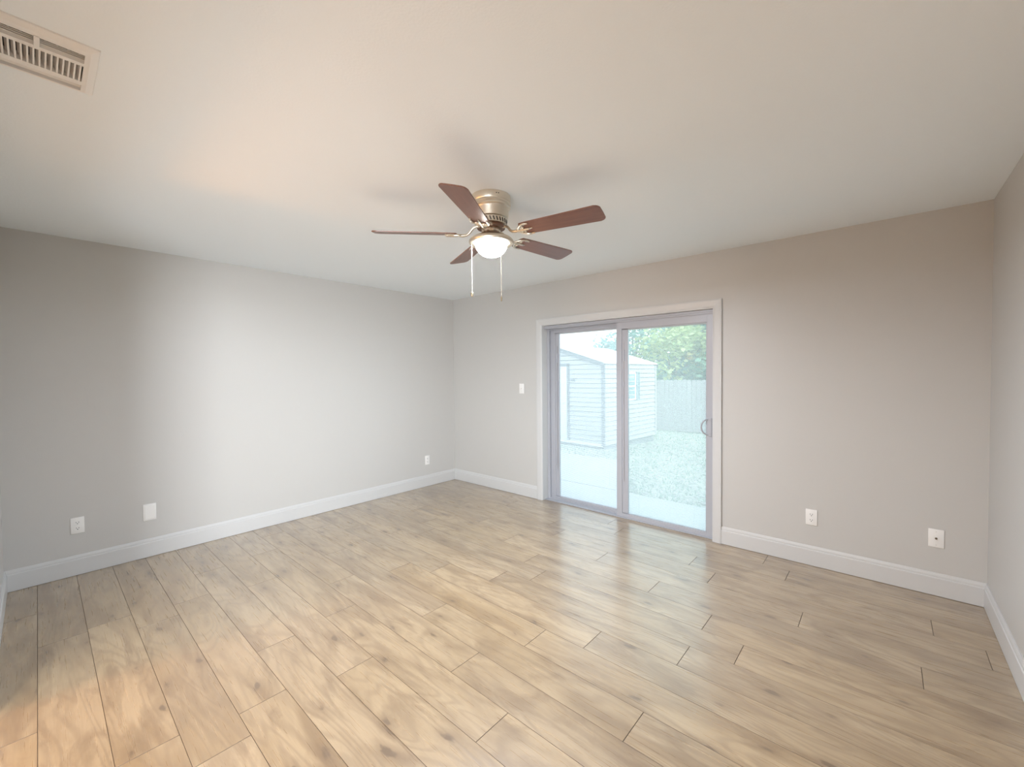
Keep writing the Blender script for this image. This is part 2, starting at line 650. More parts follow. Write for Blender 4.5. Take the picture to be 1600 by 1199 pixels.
def slider(name, x0, x1, y0, y1, zb, zt, lw, rw, tw, bw, gm, tilt, kids):
    """one glazed panel with stiles, rails, a slim tilt-slider track, and a blind between its two panes"""
    f = MB()
    f.box(x0, x0 + lw, y0, y1, zb, zt, 0.003)
    f.box(x1 - rw, x1, y0, y1, zb, zt, 0.003)
    f.box(x0 + lw - 0.002, x1 - rw + 0.002, y0 + 0.001, y1 - 0.001, zb, zb + bw, 0.002)
    f.box(x0 + lw - 0.002, x1 - rw + 0.002, y0 + 0.001, y1 - 0.001, zt - tw, zt, 0.002)
    gx0, gx1, gz0, gz1 = x0 + lw, x1 - rw, zb + bw, zt - tw
    inn = kids['inner']                     # glazing bead round the pane, wider on the slider's side
    yb = y0 + 0.010
    f.box(gx0 - 0.004, gx0 + inn, yb, y1 - 0.006, gz0, gz1, 0.001)
    f.box(gx1 - 0.008, gx1 + 0.002, yb, y1 - 0.006, gz0, gz1, 0.001)
    f.box(gx0, gx1, yb, y1 - 0.006, gz1 - 0.008, gz1 + 0.002, 0.001)
    f.box(gx0, gx1, yb, y1 - 0.006, gz0 - 0.002, gz0 + 0.006, 0.001)
    p = f.build(name, M_VINYL, door)
    gx0 += inn
    for yy in (y0 + 0.013, y1 - 0.010):
        MB().box(gx0 - 0.001, gx1 - 0.006, yy, yy + 0.003, gz0 + 0.004, gz1 - 0.006).build('glass', gm, p)
    ym = (y0 + 0.016 + y1 - 0.010) / 2
    s = MB()
    z = gz0 + 0.016
    hw = 0.0052
    while z < gz1 - 0.016:
        M = Matrix.Translation((0, ym, z)) @ Matrix.Rotation(math.radians(tilt), 4, 'X')
        t = 0.0003
        s.box(gx0 + 0.003, gx1 - 0.010, -hw, hw, -t, t, 0, M)
        z += 0.0105
    s.build('blind', M_BLIND, p)
    s = MB()
    s.box(gx0 + 0.002, gx1 - 0.009, ym - 0.006, ym + 0.006, gz1 - 0.016, gz1 - 0.007)
    for q in (0.15, 0.85):                  # ladder cords
        xx = gx0 + (gx1 - gx0) * q
        s.box(xx - 0.0003, xx + 0.0003, ym - 0.0060, ym - 0.0055, gz0 + 0.01, gz1 - 0.01)
    s.build('blind_head_rail', M_BLIND, p)
    tx = kids['track']
    MB().box(tx - 0.002, tx + 0.002, kids['ty'] - 0.003, kids['ty'], 0.36, 1.74).build('slider_track', M_SCREW, p)
    s = MB()
    s.box(tx - 0.007, tx + 0.007, kids['ty'] - 0.014, kids['ty'] - 0.0015, 1.55, 1.66, 0.003)
    s.box(tx - 0.005, tx + 0.005, kids['ty'] - 0.010, kids['ty'] - 0.0015, 1.30, 1.345, 0.002)
    s.build('tilt_slider', M_VINYL, p)
    return p


G_L = glass('tinted_glass_hazy', (0.968, 0.982, 0.99), 0.15)
G_R = glass('tinted_glass', (0.960, 0.985, 0.985), 0.12)
fixed = slider('fixed_panel', 1.590, 2.450, 0.105, 0.142, 0.011, 1.942, 0.022, 0.060, 0.054, 0.034, G_L, 7,
               dict(inner=0.050, track=1.640, ty=0.112))
slide = slider('sliding_panel', 2.398, 3.303, 0.050, 0.090, 0.009, 1.938, 0.056, 0.056, 0.073, 0.034, G_R, 3,
               dict(inner=0.062, track=2.475, ty=0.060))
# D-handle on the sliding panel's right stile
s = MB()
s.box(3.256, 3.290, 0.042, 0.050, 0.882, 1.042, 0.003)
s.build('handle_plate', M_VINYL, slide)
s = MB()
pts = []
for i in range(17):
    a = -PI / 2 + PI * i / 16
    pts.append((3.262 - 0.048 * math.cos(a), 0.044 - 0.030 * math.cos(a), 0.962 + 0.066 * math.sin(a)))
s.tube(pts, 0.0065, 10)
s.build('handle', M_VINYLG, slide, smooth=True)
for z in (0.905, 1.020):
    s = MB()
    M = Matrix.Translation((3.279, 0.0425, z)) @ Matrix.Rotation(PI / 2, 4, 'X')
    q = bmesh.ops.create_cone(s.b, cap_ends=True, segments=14, radius1=0.005, radius2=0.004, depth=0.003)
    for v in q['verts']:
        v.co = M @ v.co
    s.build('handle_screw', M_SCREW, slide)

# ------------------------------------------------------------------ wall plates


def plate_frame(pos, face):
    """matrix that maps local x (along wall), y (out of wall), z up onto a wall"""
    n = Vector((*face, 0))
    x = Vector((0, 0, 1)).cross(n) * -1
    return Matrix(((x.x, n.x, 0, pos[0]), (x.y, n.y, 0, pos[1]), (x.z, n.z, 1, pos[2]), (0, 0, 0, 1)))


def plate_mesh(name, w_, h_, parent, m=M_PLATE):
    s = MB()
    s.box(-w_ / 2, w_ / 2, 0.0005, 0.006, -h_ / 2, h_ / 2, 0.0022)
    return s.build(name, m, parent, smooth=True)


def outlet(label, pos, face, group='duplex outlets on the walls'):
    t = thing('wall_outlet', label, 'outlet', pos, 0, group)
    t.matrix_world = plate_frame(pos, face)
    plate_mesh('cover_plate', 0.071, 0.116, t)
    for dz in (0.0205, -0.0205):
        s = MB()
        poly = []
        for i in range(28):
            a = 2 * PI * i / 28
            poly.append((0.0172 * math.cos(a), dz + max(-0.0142, min(0.0142, 0.0172 * math.sin(a)))))
        s.prism(poly, 0.005, 0.0078, 'y')
        r = s.build('receptacle', M_PLATE, t)
        s = MB()
        s.box(-0.0078, -0.0054, 0.0070, 0.0081, dz - 0.002, dz + 0.007)
        s.box(0.0054, 0.0078, 0.0070, 0.0081, dz - 0.001, dz + 0.007)
        q = [(0.0030 * math.cos(2 * PI * i / 12), dz - 0.0075 + 0.0030 * math.sin(2 * PI * i / 12)) for i in range(12)]
        s.prism(q, 0.0070, 0.0081, 'y')
        s.build('slot', M_DARK, r)
    s = MB()
    q = [(0.0028 * math.cos(2 * PI * i / 12), 0.0028 * math.sin(2 * PI * i / 12)) for i in range(12)]
    s.prism(q, 0.005, 0.0068, 'y')
    s.build('screw', M_PLATE, t)
    return t


outlet('white duplex outlet low on the left wall, left of the blank cover plate', (0, -3.595, 0.361), (1, 0))
outlet('white duplex outlet low on the left wall near the far corner of the room', (0, -0.465, 0.335), (1, 0))
outlet('white duplex outlet low on the back wall to the right of the patio door', (3.997, 0, 0.357), (0, -1))

t = thing('blank_plate', 'plain white blank cover plate low on the left wall, right of an outlet', 'wall plate')
t.matrix_world = plate_frame((0, -3.193, 0.357), (1, 0))
plate_mesh('cover_plate', 0.080, 0.132, t)
s = MB()
s.box(-0.031, 0.031, 0.005, 0.0085, -0.055, 0.052, 0.002)
s.build('snap_cover', M_PLATE, t)

t = thing('cable_jack', 'white coax wall plate low on the back wall near the right corner', 'wall plate')
t.matrix_world = plate_frame((4.646, 0, 0.366), (0, -1))
plate_mesh('cover_plate', 0.072, 0.116, t)
s = MB()
s.prism([(0.0065 * math.cos(PI / 3 * i), 0.0065 * math.sin(PI / 3 * i)) for i in range(6)], 0.005, 0.009, 'y')
s.prism([(0.0045 * math.cos(PI / 6 * i), 0.0045 * math.sin(PI / 6 * i)) for i in range(12)], 0.009, 0.017, 'y')
s.build('coax_connector', mat('coax_metal', (0.20, 0.15, 0.10), 0.4, metal=0.8), t)
M_PSCREW = mat('painted_screw', (0.70, 0.69, 0.66), 0.4)
for z in (0.042, -0.042):
    MB().prism([(0.0028 * math.cos(PI / 6 * i), z + 0.0028 * math.sin(PI / 6 * i)) for i in range(12)], 0.005, 0.0066, 'y').build('screw', M_PSCREW, t)

t = thing('light_switch', 'white toggle light switch on the back wall left of the patio door', 'light switch')
t.matrix_world = plate_frame((1.210, 0, 1.260), (0, -1))
plate_mesh('cover_plate', 0.071, 0.116, t)
s = MB()
s.box(-0.005, 0.005, 0.005, 0.007, -0.012, 0.012)
M = Matrix.Translation((0, 0.007, 0)) @ Matrix.Rotation(math.radians(28), 4, 'X')
s.box(-0.0038, 0.0038, -0.003, 0.014, -0.0045, 0.0045, 0.001, M)
s.build('toggle', M_PLATE, t)
for z in (0.030, -0.030):
    MB().prism([(0.0028 * math.cos(PI / 6 * i), z + 0.0028 * math.sin(PI / 6 * i)) for i in range(12)], 0.005, 0.0066, 'y').build('screw', M_PSCREW, t)

# ------------------------------------------------------------------ ceiling air register
t = thing('air_vent', 'white metal ceiling air vent with curved louvres', 'air vent', (0, 0, 0))
X0, X1, YA, YB = 2.275, 2.578, -3.912, -3.610
s = MB()


def ring(z0, ox0, ox1, oy0, oy1, z1, ix0, ix1, iy0, iy1):
    O = [(ox0, oy0, z0), (ox1, oy0, z0), (ox1, oy1, z0), (ox0, oy1, z0)]
    I = [(ix0, iy0, z1), (ix1, iy0, z1), (ix1, iy1, z1), (ix0, iy1, z1)]
    for i in range(4):
        j = (i + 1) % 4
        s.quad(O[i], O[j], I[j], I[i])


zc = CH
ring(zc - 0.0005, X0, X1, YA, YB, zc - 0.004, X0 + 0.002, X1 - 0.002, YA + 0.002, YB - 0.002)
ring(zc - 0.004, X0 + 0.002, X1 - 0.002, YA + 0.002, YB - 0.002, zc - 0.011, X0 + 0.016, X1 - 0.020, YA + 0.016, YB - 0.020)
ring(zc - 0.011, X0 + 0.016, X1 - 0.020, YA + 0.016, YB - 0.020, zc - 0.011, VX0 + 0.001, VX1 - 0.003, VY0 + 0.002, VY1 - 0.002)
ring(zc - 0.011, VX0 + 0.001, VX1 - 0.003, VY0 + 0.002, VY1 - 0.002, zc + 0.02, VX0 + 0.001, VX1 - 0.003, VY0 + 0.002, VY1 - 0.002)
s.build('frame', M_VENT, t)
s = MB()
s.box(2.4655, 2.484, VY0 + 0.002, VY1 - 0.002, zc - 0.011, zc + 0.014)
s.box(2.340, 2.364, VY0 + 0.002, VY1 - 0.002, zc - 0.011, zc + 0.014)
s.build('divider_bar', M_VENT, t)


def blade_strip(s, p, q, axis, lean, depth=0.02, n=4):
    """thin curved louvre from p to q, hanging down in a quarter curve"""
    prev = None
    for i in range(n + 1):
        a = i / n
        dz = depth * (a - 0.5)
        off = lean * (a * a)
        A = Vector(p) + Vector(axis) * off + Vector((0, 0, dz))
        B = Vector(q) + Vector(axis) * off + Vector((0, 0, dz))
        cur = (s.b.verts.new(A), s.b.verts.new(B))
        if prev:
            s.b.faces.new((prev[0], prev[1], cur[1], cur[0]))
        prev = cur


yy = VY1 - 0.008
while yy > VY0 + 0.008:
    s = MB()
    blade_strip(s, (2.364, yy, zc), (2.4655, yy, zc), (0, -1, 0), 0.007, 0.020)
    o = s.build('louvre', M_VENT, t, recalc=False)
    md = o.modifiers.new('solid', 'SOLIDIFY')
    md.thickness = 0.0042
    md.offset = 0
    yy -= 0.0125
for xx in (2.494, 2.504, 2.514, 2.524):
    s = MB()
    blade_strip(s, (xx, VY0 + 0.002, zc), (xx, VY1 - 0.002, zc), (-1, 0, 0), 0.013, 0.008)
    o = s.build('side_louvre', M_VENT, t, recalc=False)
    md = o.modifiers.new('solid', 'SOLIDIFY')
    md.thickness = 0.0012
for xx in (2.302, 2.312, 2.322, 2.332):
    s = MB()
    blade_strip(s, (xx, VY0 + 0.002, zc), (xx, VY1 - 0.002, zc), (1, 0, 0), 0.013, 0.005)
    o = s.build('side_louvre', M_VENT, t, recalc=False)
    md = o.modifiers.new('solid', 'SOLIDIFY')
    md.thickness = 0.0012
s = MB()                                      # damper lever
s.box(2.480, 2.540, -3.748, -3.736, zc - 0.014, zc - 0.011, 0.001)
s.box(2.484, 2.530, -3.746, -3.739, zc - 0.010, zc + 0.012)
s.build('damper_lever', M_VENT, t)
s = MB()                                      # damper blades and the sheet-metal boot above
yy = VY1 - 0.02
while yy > VY0 + 0.01:
    M = Matrix.Translation((0, yy, zc + 0.045)) @ Matrix.Rotation(math.radians(35), 4, 'X')
    s.box(VX0 + 0.004, VX1 - 0.004, -0.012, 0.012, -0.0005, 0.0005, 0, M)
    yy -= 0.025
s.build('damper', mat('damper_steel', (0.11, 0.08, 0.06), 0.6, metal=0.3), t)
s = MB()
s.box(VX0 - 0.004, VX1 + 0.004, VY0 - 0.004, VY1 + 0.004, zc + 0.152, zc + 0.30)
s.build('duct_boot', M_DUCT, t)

# ------------------------------------------------------------------ ceiling fan
FX, FYY = 2.705, -2.030
fan = thing('ceiling_fan', 'flush mount nickel ceiling fan with five dark wood blades and lit bowl light', 'ceiling fan', (FX, FYY, CH))
H = MB()
H.lathe([(0.100, -0.0005), (0.113, -0.001), (0.114, -0.006), (0.113, -0.034), (0.110, -0.040), (0.113, -0.045), (0.113, -0.050),
         (0.109, -0.055), (0.111, -0.060), (0.110, -0.065), (0.104, -0.070), (0.101, -0.078), (0.099, -0.118), (0.097, -0.124),
         (0.088, -0.129), (0.060, -0.130)], 64)
housing = H.build('motor_housing', M_NICKEL, fan, smooth=True)
for a in (-30, -24, 120, 210):                # small screws at the canopy's rim
    ra = math.radians(a)
    MB().ball((0.114 * math.cos(ra), 0.114 * math.sin(ra), -0.018), 0.0035, 1).build('screw', M_DARK, housing)
s = MB()                                      # slotted vent ring
s.lathe([(0.070, -0.128), (0.092, -0.129), (0.088, -0.160), (0.070, -0.163)], 64)
ventr = s.build('vent_ring', M_NICKEL, fan, smooth=True)
s = MB()
for i in range(30):
    a = 2 * PI * i / 30
    M = Matrix.Rotation(a, 4, 'Z') @ Matrix.Translation((0.0895, 0, -0.145)) @ Matrix.Rotation(math.radians(8), 4, 'Y') @ Matrix.Rotation(math.radians(22), 4, 'X')
    s.box(-0.0012, 0.0022, -0.003, 0.003, -0.011, 0.011, 0, M)
s.build('vent_slot', M_DARK, ventr)
MB().lathe([(0.04, -0.160), (0.078, -0.163), (0.080, -0.176), (0.050, -0.178)], 48).build('flywheel', M_BRONZE, fan, smooth=True)
s = MB()                                      # switch housing, fluted neck
n = 72
prof = [(0.052, -0.176), (0.055, -0.182), (0.053, -0.195), (0.056, -0.206), (0.064, -0.216), (0.076, -0.222)]
rings = []
for r, z in prof:
    rr = []
    for i in range(n):
        a = 2 * PI * i / n
        q = r * (1 + 0.035 * math.cos(12 * a))
        rr.append(s.b.verts.new((q * math.cos(a), q * math.sin(a), z)))
    rings.append(rr)
for A, B in zip(rings, rings[1:]):
    for i in range(n):
        s.b.faces.new((A[i], A[(i + 1) % n], B[(i + 1) % n], B[i]))
s.build('switch_housing', M_NICKEL, fan, smooth=True)
MB().lathe([(0.060, -0.216), (0.084, -0.221), (0.104, -0.229), (0.118, -0.238), (0.126, -0.247), (0.127, -0.256), (0.123, -0.263), (0.112, -0.265),
            (0.098, -0.258), (0.093, -0.252), (0.060, -0.240)], 64).build('light_fitter', M_NICKEL, fan, smooth=True)
gl = []
for i in range(15):
    a = PI / 2 * i / 14
    gl.append((0.0925 * math.cos(a) + 0.0005, -0.256 - 0.083 * math.sin(a)))
M_GLOBE = emit('lit_frosted_glass', (1.0, 0.95, 0.85), GLOBE)
gn = M_GLOBE.node_tree                        # frosted bowl: part of the bulb's light passes straight through
gtr = gn.nodes.new('ShaderNodeBsdfTransparent')
gmx = gn.nodes.new('ShaderNodeMixShader')
gmx.inputs[0].default_value = 0.75
gn.links.new(gn.nodes['Principled BSDF'].outputs[0], gmx.inputs[1])
gn.links.new(gtr.outputs[0], gmx.inputs[2])
gn.links.new(gmx.outputs[0], gn.nodes['Material Output'].inputs[0])
MB().lathe(gl, 48, cap=False).build('light_bowl', M_GLOBE, fan, smooth=True)
light('fan_bulb', 'AREA', (FX, FYY, CH - 0.266), BULB, (0.87, 0.98, 1.12), (FX, FYY, 0), shape='DISK', size=0.15)

BZ = -0.212                                   # blade plane below the ceiling
PITCH = math.radians(13)


def blade_outline():
    pts = []
    r0, r1 = 0.205, 0.655
    up, lo = [], []
    N = 12
    for i in range(N + 1):
        a = i / N
        x = r0 + (r1 - 0.03 - r0) * a
        hw = 0.053 + 0.014 * a
        up.append((x, hw))
        lo.append((x, -hw))
    tip = []
    for i in range(1, 8):
        a = PI / 2 - PI / 2 * i / 8
        tip.append((r1 - 0.03 + 0.03 * math.cos(a), 0.067 - 0.03 + 0.03 * math.sin(a)))
    tip2 = [(x, -y) for x, y in reversed(tip)]
    root = [(r0 - 0.008, -0.04), (r0 - 0.012, -0.015), (r0 - 0.012, 0.015), (r0 - 0.008, 0.04)]
    return up + tip + [(r1, 0.0)] + tip2 + list(reversed(lo)) + root


def make_blade():
    s = MB()
    s.prism(blade_outline(), -0.003, 0.003, 'z')
    es = [e for e in s.b.edges if abs(e.verts[0].co.z - e.verts[1].co.z) < 1e-6 and len(e.link_faces) == 2 and any(len(ff.verts) > 4 for ff in e.link_faces)]
    bmesh.ops.bevel(s.b, geom=es, offset=0.0015, segments=2, affect='EDGES')
    b = s.build('blade', M_BLADE, fan)
    # ornate blade arm: S-curved shank, two scrolled wings and a centre tongue under the blade
    s = MB()
    c_, s_ = math.cos(-PITCH), math.sin(-PITCH)

    def unpitch(p):                           # the shank root stays level while the blade is pitched
        return Vector((p[0], c_ * p[1] - s_ * p[2], s_ * p[1] + c_ * p[2]))
    sh = [(0.066, 0, 0.045), (0.085, 0, 0.043), (0.100, 0, 0.036), (0.112, 0, 0.022), (0.124, 0, 0.006), (0.140, 0, -0.004), (0.160, 0, -0.008), (0.180, 0, -0.008)]
    s.tube([unpitch(p) if i < 5 else p for i, p in enumerate(sh)], [0.009, 0.008, 0.0075, 0.007, 0.007, 0.008, 0.009, 0.008], 10)
    for sg in (1, -1):
        wing = []
        for i in range(15):
            a = i / 14
            x = 0.172 + 0.085 * a
            y = sg * (0.004 + 0.046 * math.sin(PI * min(1, a * 1.15) * 0.62))
            wing.append((x, y, -0.0075))
        s.tube(wing, [0.006 - 0.002 * abs(i / 14 - 0.4) for i in range(15)], 8)
        curl = []
        for i in range(15):
            a = 2 * PI * i / 14 * 0.9
            rr = 0.013 - 0.006 * i / 14
            curl.append((0.208 + rr * math.cos(a + 2.6), sg * (0.022 + rr * math.sin(a + 2.6)), -0.0075))
        s.tube(curl, 0.0038, 8)
    s.tube([(0.170, 0, -0.0075), (0.20, 0, -0.0078), (0.235, 0, -0.0075), (0.262, 0, -0.006)], [0.007, 0.006, 0.008, 0.003], 10)
    s.build('blade_arm', M_NICKEL, b, smooth=True)
    for x, y in ((0.232, 0.044), (0.232, -0.044), (0.247, 0.0)):
        MB().lathe([(0.006, -0.0075), (0.0055, -0.012), (0.002, -0.0135)], 12, (x, y, 0)).build('screw', M_SCREW, b, smooth=True)
    return b


b0 = make_blade()
TH0 = 11.5
for i in range(5):
    if i == 0:
        bl = b0
    else:
        bl = b0.copy()
        COL.objects.link(bl)
        bl.parent = fan
        for ch in list(b0.children):
            d = ch.copy()
            COL.objects.link(d)
            d.parent = bl
    a = math.radians(TH0 + 72 * i)
    # pitch: the counter-clockwise edge hangs lower
    bl.matrix_local = Matrix.Translation((0, 0, BZ)) @ Matrix.Rotation(a, 4, 'Z') @ Matrix.Rotation(-PITCH, 4, 'X')


def chain(dx, dy, z0, z1, knob):
    s = MB()
    z = z0
    while z > z1 + 0.012:
        s.ball((dx, dy, z), 0.0017, 1)
        z -= 0.0046
    s.tube([(dx, dy, z0 + 0.004), (dx, dy, z1 + 0.01)], 0.0011, 6)
    o = s.build('pull_chain', M_CHAIN, fan, smooth=True)
    s = MB()
    if knob == 'wide':
        s.lathe([(0.0022, 0.014), (0.006, 0.010), (0.0068, 0.004), (0.0068, -0.008), (0.005, -0.013), (0.002, -0.014)], 16, (dx, dy, z1))
    else:
        s.lathe([(0.0015, 0.016), (0.0035, 0.010), (0.0042, 0.002), (0.003, -0.006), (0.0045, -0.010), (0.001, -0.013)], 16, (dx, dy, z1))
    k = s.build('pull_knob', M_BRASS, o, smooth=True)
    return o


# camera-right direction on the floor plan is (0.749, 0.663)
chain(-0.0845, -0.074, -0.252, 1.893 - CH, 'wide')
chain(0.108, -0.035, -0.252, 1.847 - CH, 'slim')

# ------------------------------------------------------------------ outside: ground, patio
def gz(y):
    return -0.15 - 0.04 * max(0, y)


s = MB()
s.prism([(0.2, -0.40), (0.2, -0.16), (30, gz(30) - 0.01), (30, -1.9)], -26, 18, 'x')
s.build('ground', M_SOIL, kind=ST)
c = MB()
c.prism([(-5.0, 1.28), (1.74, 1.28), (0.86, 3.02), (-5.0, 3.02)], -0.30, -0.115, 'z')
c.build('patio_slab', M_CONC, kind=ST)
c = MB()
c.box(-5.0, 8.0, 0.2, 1.27, -0.30, -0.118, 0.006)
c.build('walkway_slab', M_CONC, kind=ST)

# lawn: grass blades with scattered leaf litter
M_GRASS = leaf_mat('grass_blades', (0.24, 0.36, 0.24), (0.34, 0.43, 0.32), 0.3)
M_LITTER = leaf_mat('dry_leaf_litter', (0.36, 0.34, 0.30), (0.50, 0.49, 0.46), 0.1)
s = MB()
for i in range(9000):
    y = 1.3 + 9.0 * rnd.random() ** 1.5
    x = rnd.uniform(-1.6, 4.2)
    if y < 3.05 and x < 1.78 - (y - 1.28) * 0.506:
        continue
    if x < -0.25 and 4.7 < y < 7.6:
        continue
    h = rnd.uniform(0.03, 0.08)
    a = rnd.uniform(0, 2 * PI)
    wv = rnd.uniform(0.006, 0.014)
    dx, dy = math.cos(a) * wv, math.sin(a) * wv
    lx, ly = rnd.uniform(-0.04, 0.04), rnd.uniform(-0.04, 0.04)
    z = gz(y) - 0.005
    s.b.faces.new([s.b.verts.new(p) for p in ((x - dx, y - dy, z), (x + dx, y + dy, z), (x + lx, y + ly, z + h))])
g = s.build('lawn_grass', M_GRASS, kind='stuff', recalc=False)
g['label'] = 'patchy green lawn grass beyond the patio slab'
g['category'] = 'grass'
s = MB()
for i in range(7000):
    y = 1.3 + 6.5 * rnd.random() ** 1.6
    x = rnd.uniform(-0.6, 4.2)
    if y < 3.05 and x < 1.78 - (y - 1.28) * 0.506:
        continue
    if x < -0.25 and 4.7 < y < 7.6:
        continue
    z = gz(y) + rnd.uniform(0.0, 0.03)
    a = rnd.uniform(0, 2 * PI)
    l, q = rnd.uniform(0.025, 0.055), rnd.uniform(0.012, 0.024)
    M = Matrix.Translation((x, y, z)) @ Matrix.Rotation(a, 4, 'Z') @ Matrix.Rotation(rnd.uniform(-0.5, 0.5), 4, 'X') @ Matrix.Rotation(rnd.uniform(-0.4, 0.4), 4, 'Y')
    s.b.faces.new([s.b.verts.new(M @ Vector(p)) for p in ((-l, 0, 0), (-l * .2, -q, 0.004), (l, 0, 0), (-l * .2, q, 0.004))])
g = s.build('leaf_litter', M_LITTER, kind='stuff', recalc=False)
g['label'] = 'dry fallen leaves scattered over the lawn'
g['category'] = 'leaves'

# ------------------------------------------------------------------ shed
SR = math.radians(-3.3)
shed = thing('garden_shed', 'small white lap sided garden shed with gable roof, seen through the glass door', 'shed', (-0.45, 4.87, -0.26), SR)
# local frame: x runs left from the near corner as negative, y runs back
SW, SL, SHH = 3.0, 2.56, 1.90
RISE = 0.31 * SW / 2
SLOPE = RISE / (SW / 2)


def lap(s, length, z0, z1, fn, course=0.112, limit=None):
    """lap siding: every course is a board leaning out at its foot"""
    z = z0
    while z < z1 - 1e-4:
        zt = min(z + course, z1)
        a0, a1 = limit(z) if limit else (0, length)
        b0_, b1_ = limit(zt) if limit else (0, length)
        if a1 - a0 < 0.02:
            break
        lo, hi = 0.026, 0.006
        zt -= 0.016
        P = [fn(a0, lo, z), fn(a1, lo, z), fn(max(b1_, b0_), hi, zt), fn(min(b0_, b1_), hi, zt)]
        s.quad(*P)
        s.quad(fn(a0, 0.0, z), fn(a1, 0.0, z), fn(a1, lo, z), fn(a0, lo, z))
        z = zt + 0.016


s = MB()
lap(s, SL, 0, SHH, lambda a, o, z: (o, a, z))                              # right side wall
lap(s, SL, 0, SHH, lambda a, o, z: (-SW - o, a, z))


def gl_(z):
    if z <= SHH:
        return (0, SW)
    k = (z - SHH) / SLOPE
    return (k, SW - k)


lap(s, SW, 0, SHH + RISE, lambda a, o, z: (-a, -o, z), limit=gl_)
lap(s, SW, 0, SHH + RISE, lambda a, o, z: (-a, SL + o, z), limit=gl_)
s.box(-SW + 0.02, -0.02, 0.02, SL - 0.02, 0.0, SHH)
s.build('wall_siding', M_SIDING, shed, recalc=False)
OV = 0.06
s = MB()                                                                    # gable roof
for sg in (0, 1):
    e = 0.05 if sg == 0 else -SW - 0.05
    r = -SW / 2
    ze, zr = SHH - 0.05 * SLOPE + 0.02, SHH + RISE + 0.02
    A = [(e, -OV, ze), (r, -OV, zr), (r, SL + OV, zr), (e, SL + OV, ze)]
    B = [(x, y, z + 0.03) for x, y, z in A]
    va = [s.b.verts.new(p) for p in A]
    vb = [s.b.verts.new(p) for p in B]
    s.b.faces.new(va)
    s.b.faces.new(vb)
    for i in range(4):
        s.b.faces.new((va[i], va[(i + 1) % 4], vb[(i + 1) % 4], vb[i]))
s.build('roof', M_ROOF, shed)
for yy in (-OV - 0.012, SL + OV - 0.008):
    for sg in (1, -1):
        s = MB()
        cx = -SW / 2
        poly = [(cx, SHH + RISE + 0.045), (cx + sg * (SW / 2 + 0.055), SHH - 0.055 * SLOPE + 0.045),
                (cx + sg * (SW / 2 + 0.055), SHH - 0.055 * SLOPE - 0.06), (cx, SHH + RISE - 0.06)]
        s.prism(poly, yy, yy + 0.02, 'y')
        s.build('rake_board', M_SHTRIM, shed)
for xx in (0.0, -SW):
    for yy in (0.0, SL):
        s = MB()
        s.box(xx - 0.035, xx + 0.035, yy - 0.03, yy + 0.03, 0, SHH - 0.02, 0.004)
        s.build('corner_trim', M_SHTRIM if yy == 0.0 else M_SIDING, shed)
s = MB()
s.box(-SW, 0, -0.028, 0.0, -0.02, 0.045)
s.build('bottom_trim', M_ROOF, shed)
s = MB()
s.box(-SW + 0.05, -0.03, 0.05, 0.15, -0.19, 0.0)
s.box(-0.16, -0.03, 0.05, SL - 0.03, -0.19, 0.0)
s.box(-SW + 0.05, -SW + 0.16, 0.05, SL - 0.03, -0.19, 0.0)
s.build('skid', M_SKID, shed)
s = MB()
s.box(-1.96, -1.0, -0.034, -0.004, 0.045, 1.86, 0.003)
d = s.build('shed_door', M_SHDOOR, shed)
s = MB()
s.box(-1.02, -0.95, -0.04, -0.012, 0.045, 1.93, 0.003)
s.box(-2.03, -1.94, -0.04, -0.012, 0.045, 1.93, 0.003)
s.box(-2.03, -0.95, -0.04, -0.012, 1.86, 1.93, 0.003)
s.build('door_trim', M_SHTRIM, shed)
s = MB()
s.ball((-1.12, -0.055, 0.95), 0.022, 2)
s.box(-1.126, -1.114, -0.05, -0.03, 0.944, 0.956)
s.build('knob', M_SCREW, d)
s = MB()
s.box(-0.905, -0.78, -0.032, -0.014, 1.495, 1.565, 0.003)
s.build('plaque', M_SHTRIM, shed)
s = MB()                                                                    # side window and shutters
wy0, wy1, wz0, wz1 = 0.98, 1.46, 1.00, 1.70
for a in ((wy0, wy0 + 0.04, wz0, wz1), (wy1 - 0.04, wy1, wz0, wz1), (wy0, wy1, wz0, wz0 + 0.04), (wy0, wy1, wz1 - 0.04, wz1),
          (wy0, wy1, (wz0 + wz1) / 2 - 0.02, (wz0 + wz1) / 2 + 0.02)):
    s.box(0.004, 0.034, a[0], a[1], a[2], a[3])
wn = s.build('shed_window', mat('shed_window_white', (0.86, 0.87, 0.88), 0.5), shed)
MB().box(0.014, 0.020, wy0 + 0.02, wy1 - 0.02, wz0 + 0.02, wz1 - 0.02).build('pane', mat('shed_pane', (0.22, 0.34, 0.35), 0.1), wn)
for yy in (wy0 - 0.20, wy1 + 0.01):
    s = MB()
    for a in ((0, 0.03, 0, 0.72), (0.16, 0.19, 0, 0.72), (0, 0.19, 0, 0.03), (0, 0.19, 0.69, 0.72), (0, 0.19, 0.345, 0.375)):
        s.box(0.010, 0.036, yy + a[0], yy + a[1], wz0 - 0.01 + a[2], wz0 - 0.01 + a[3])
    z = wz0 + 0.03
    while z < wz1 - 0.02:
        s.box(0.012, 0.028, yy + 0.03, yy + 0.16, z, z + 0.028)
        z += 0.036
    s.build('shutter', M_SHUT, shed)

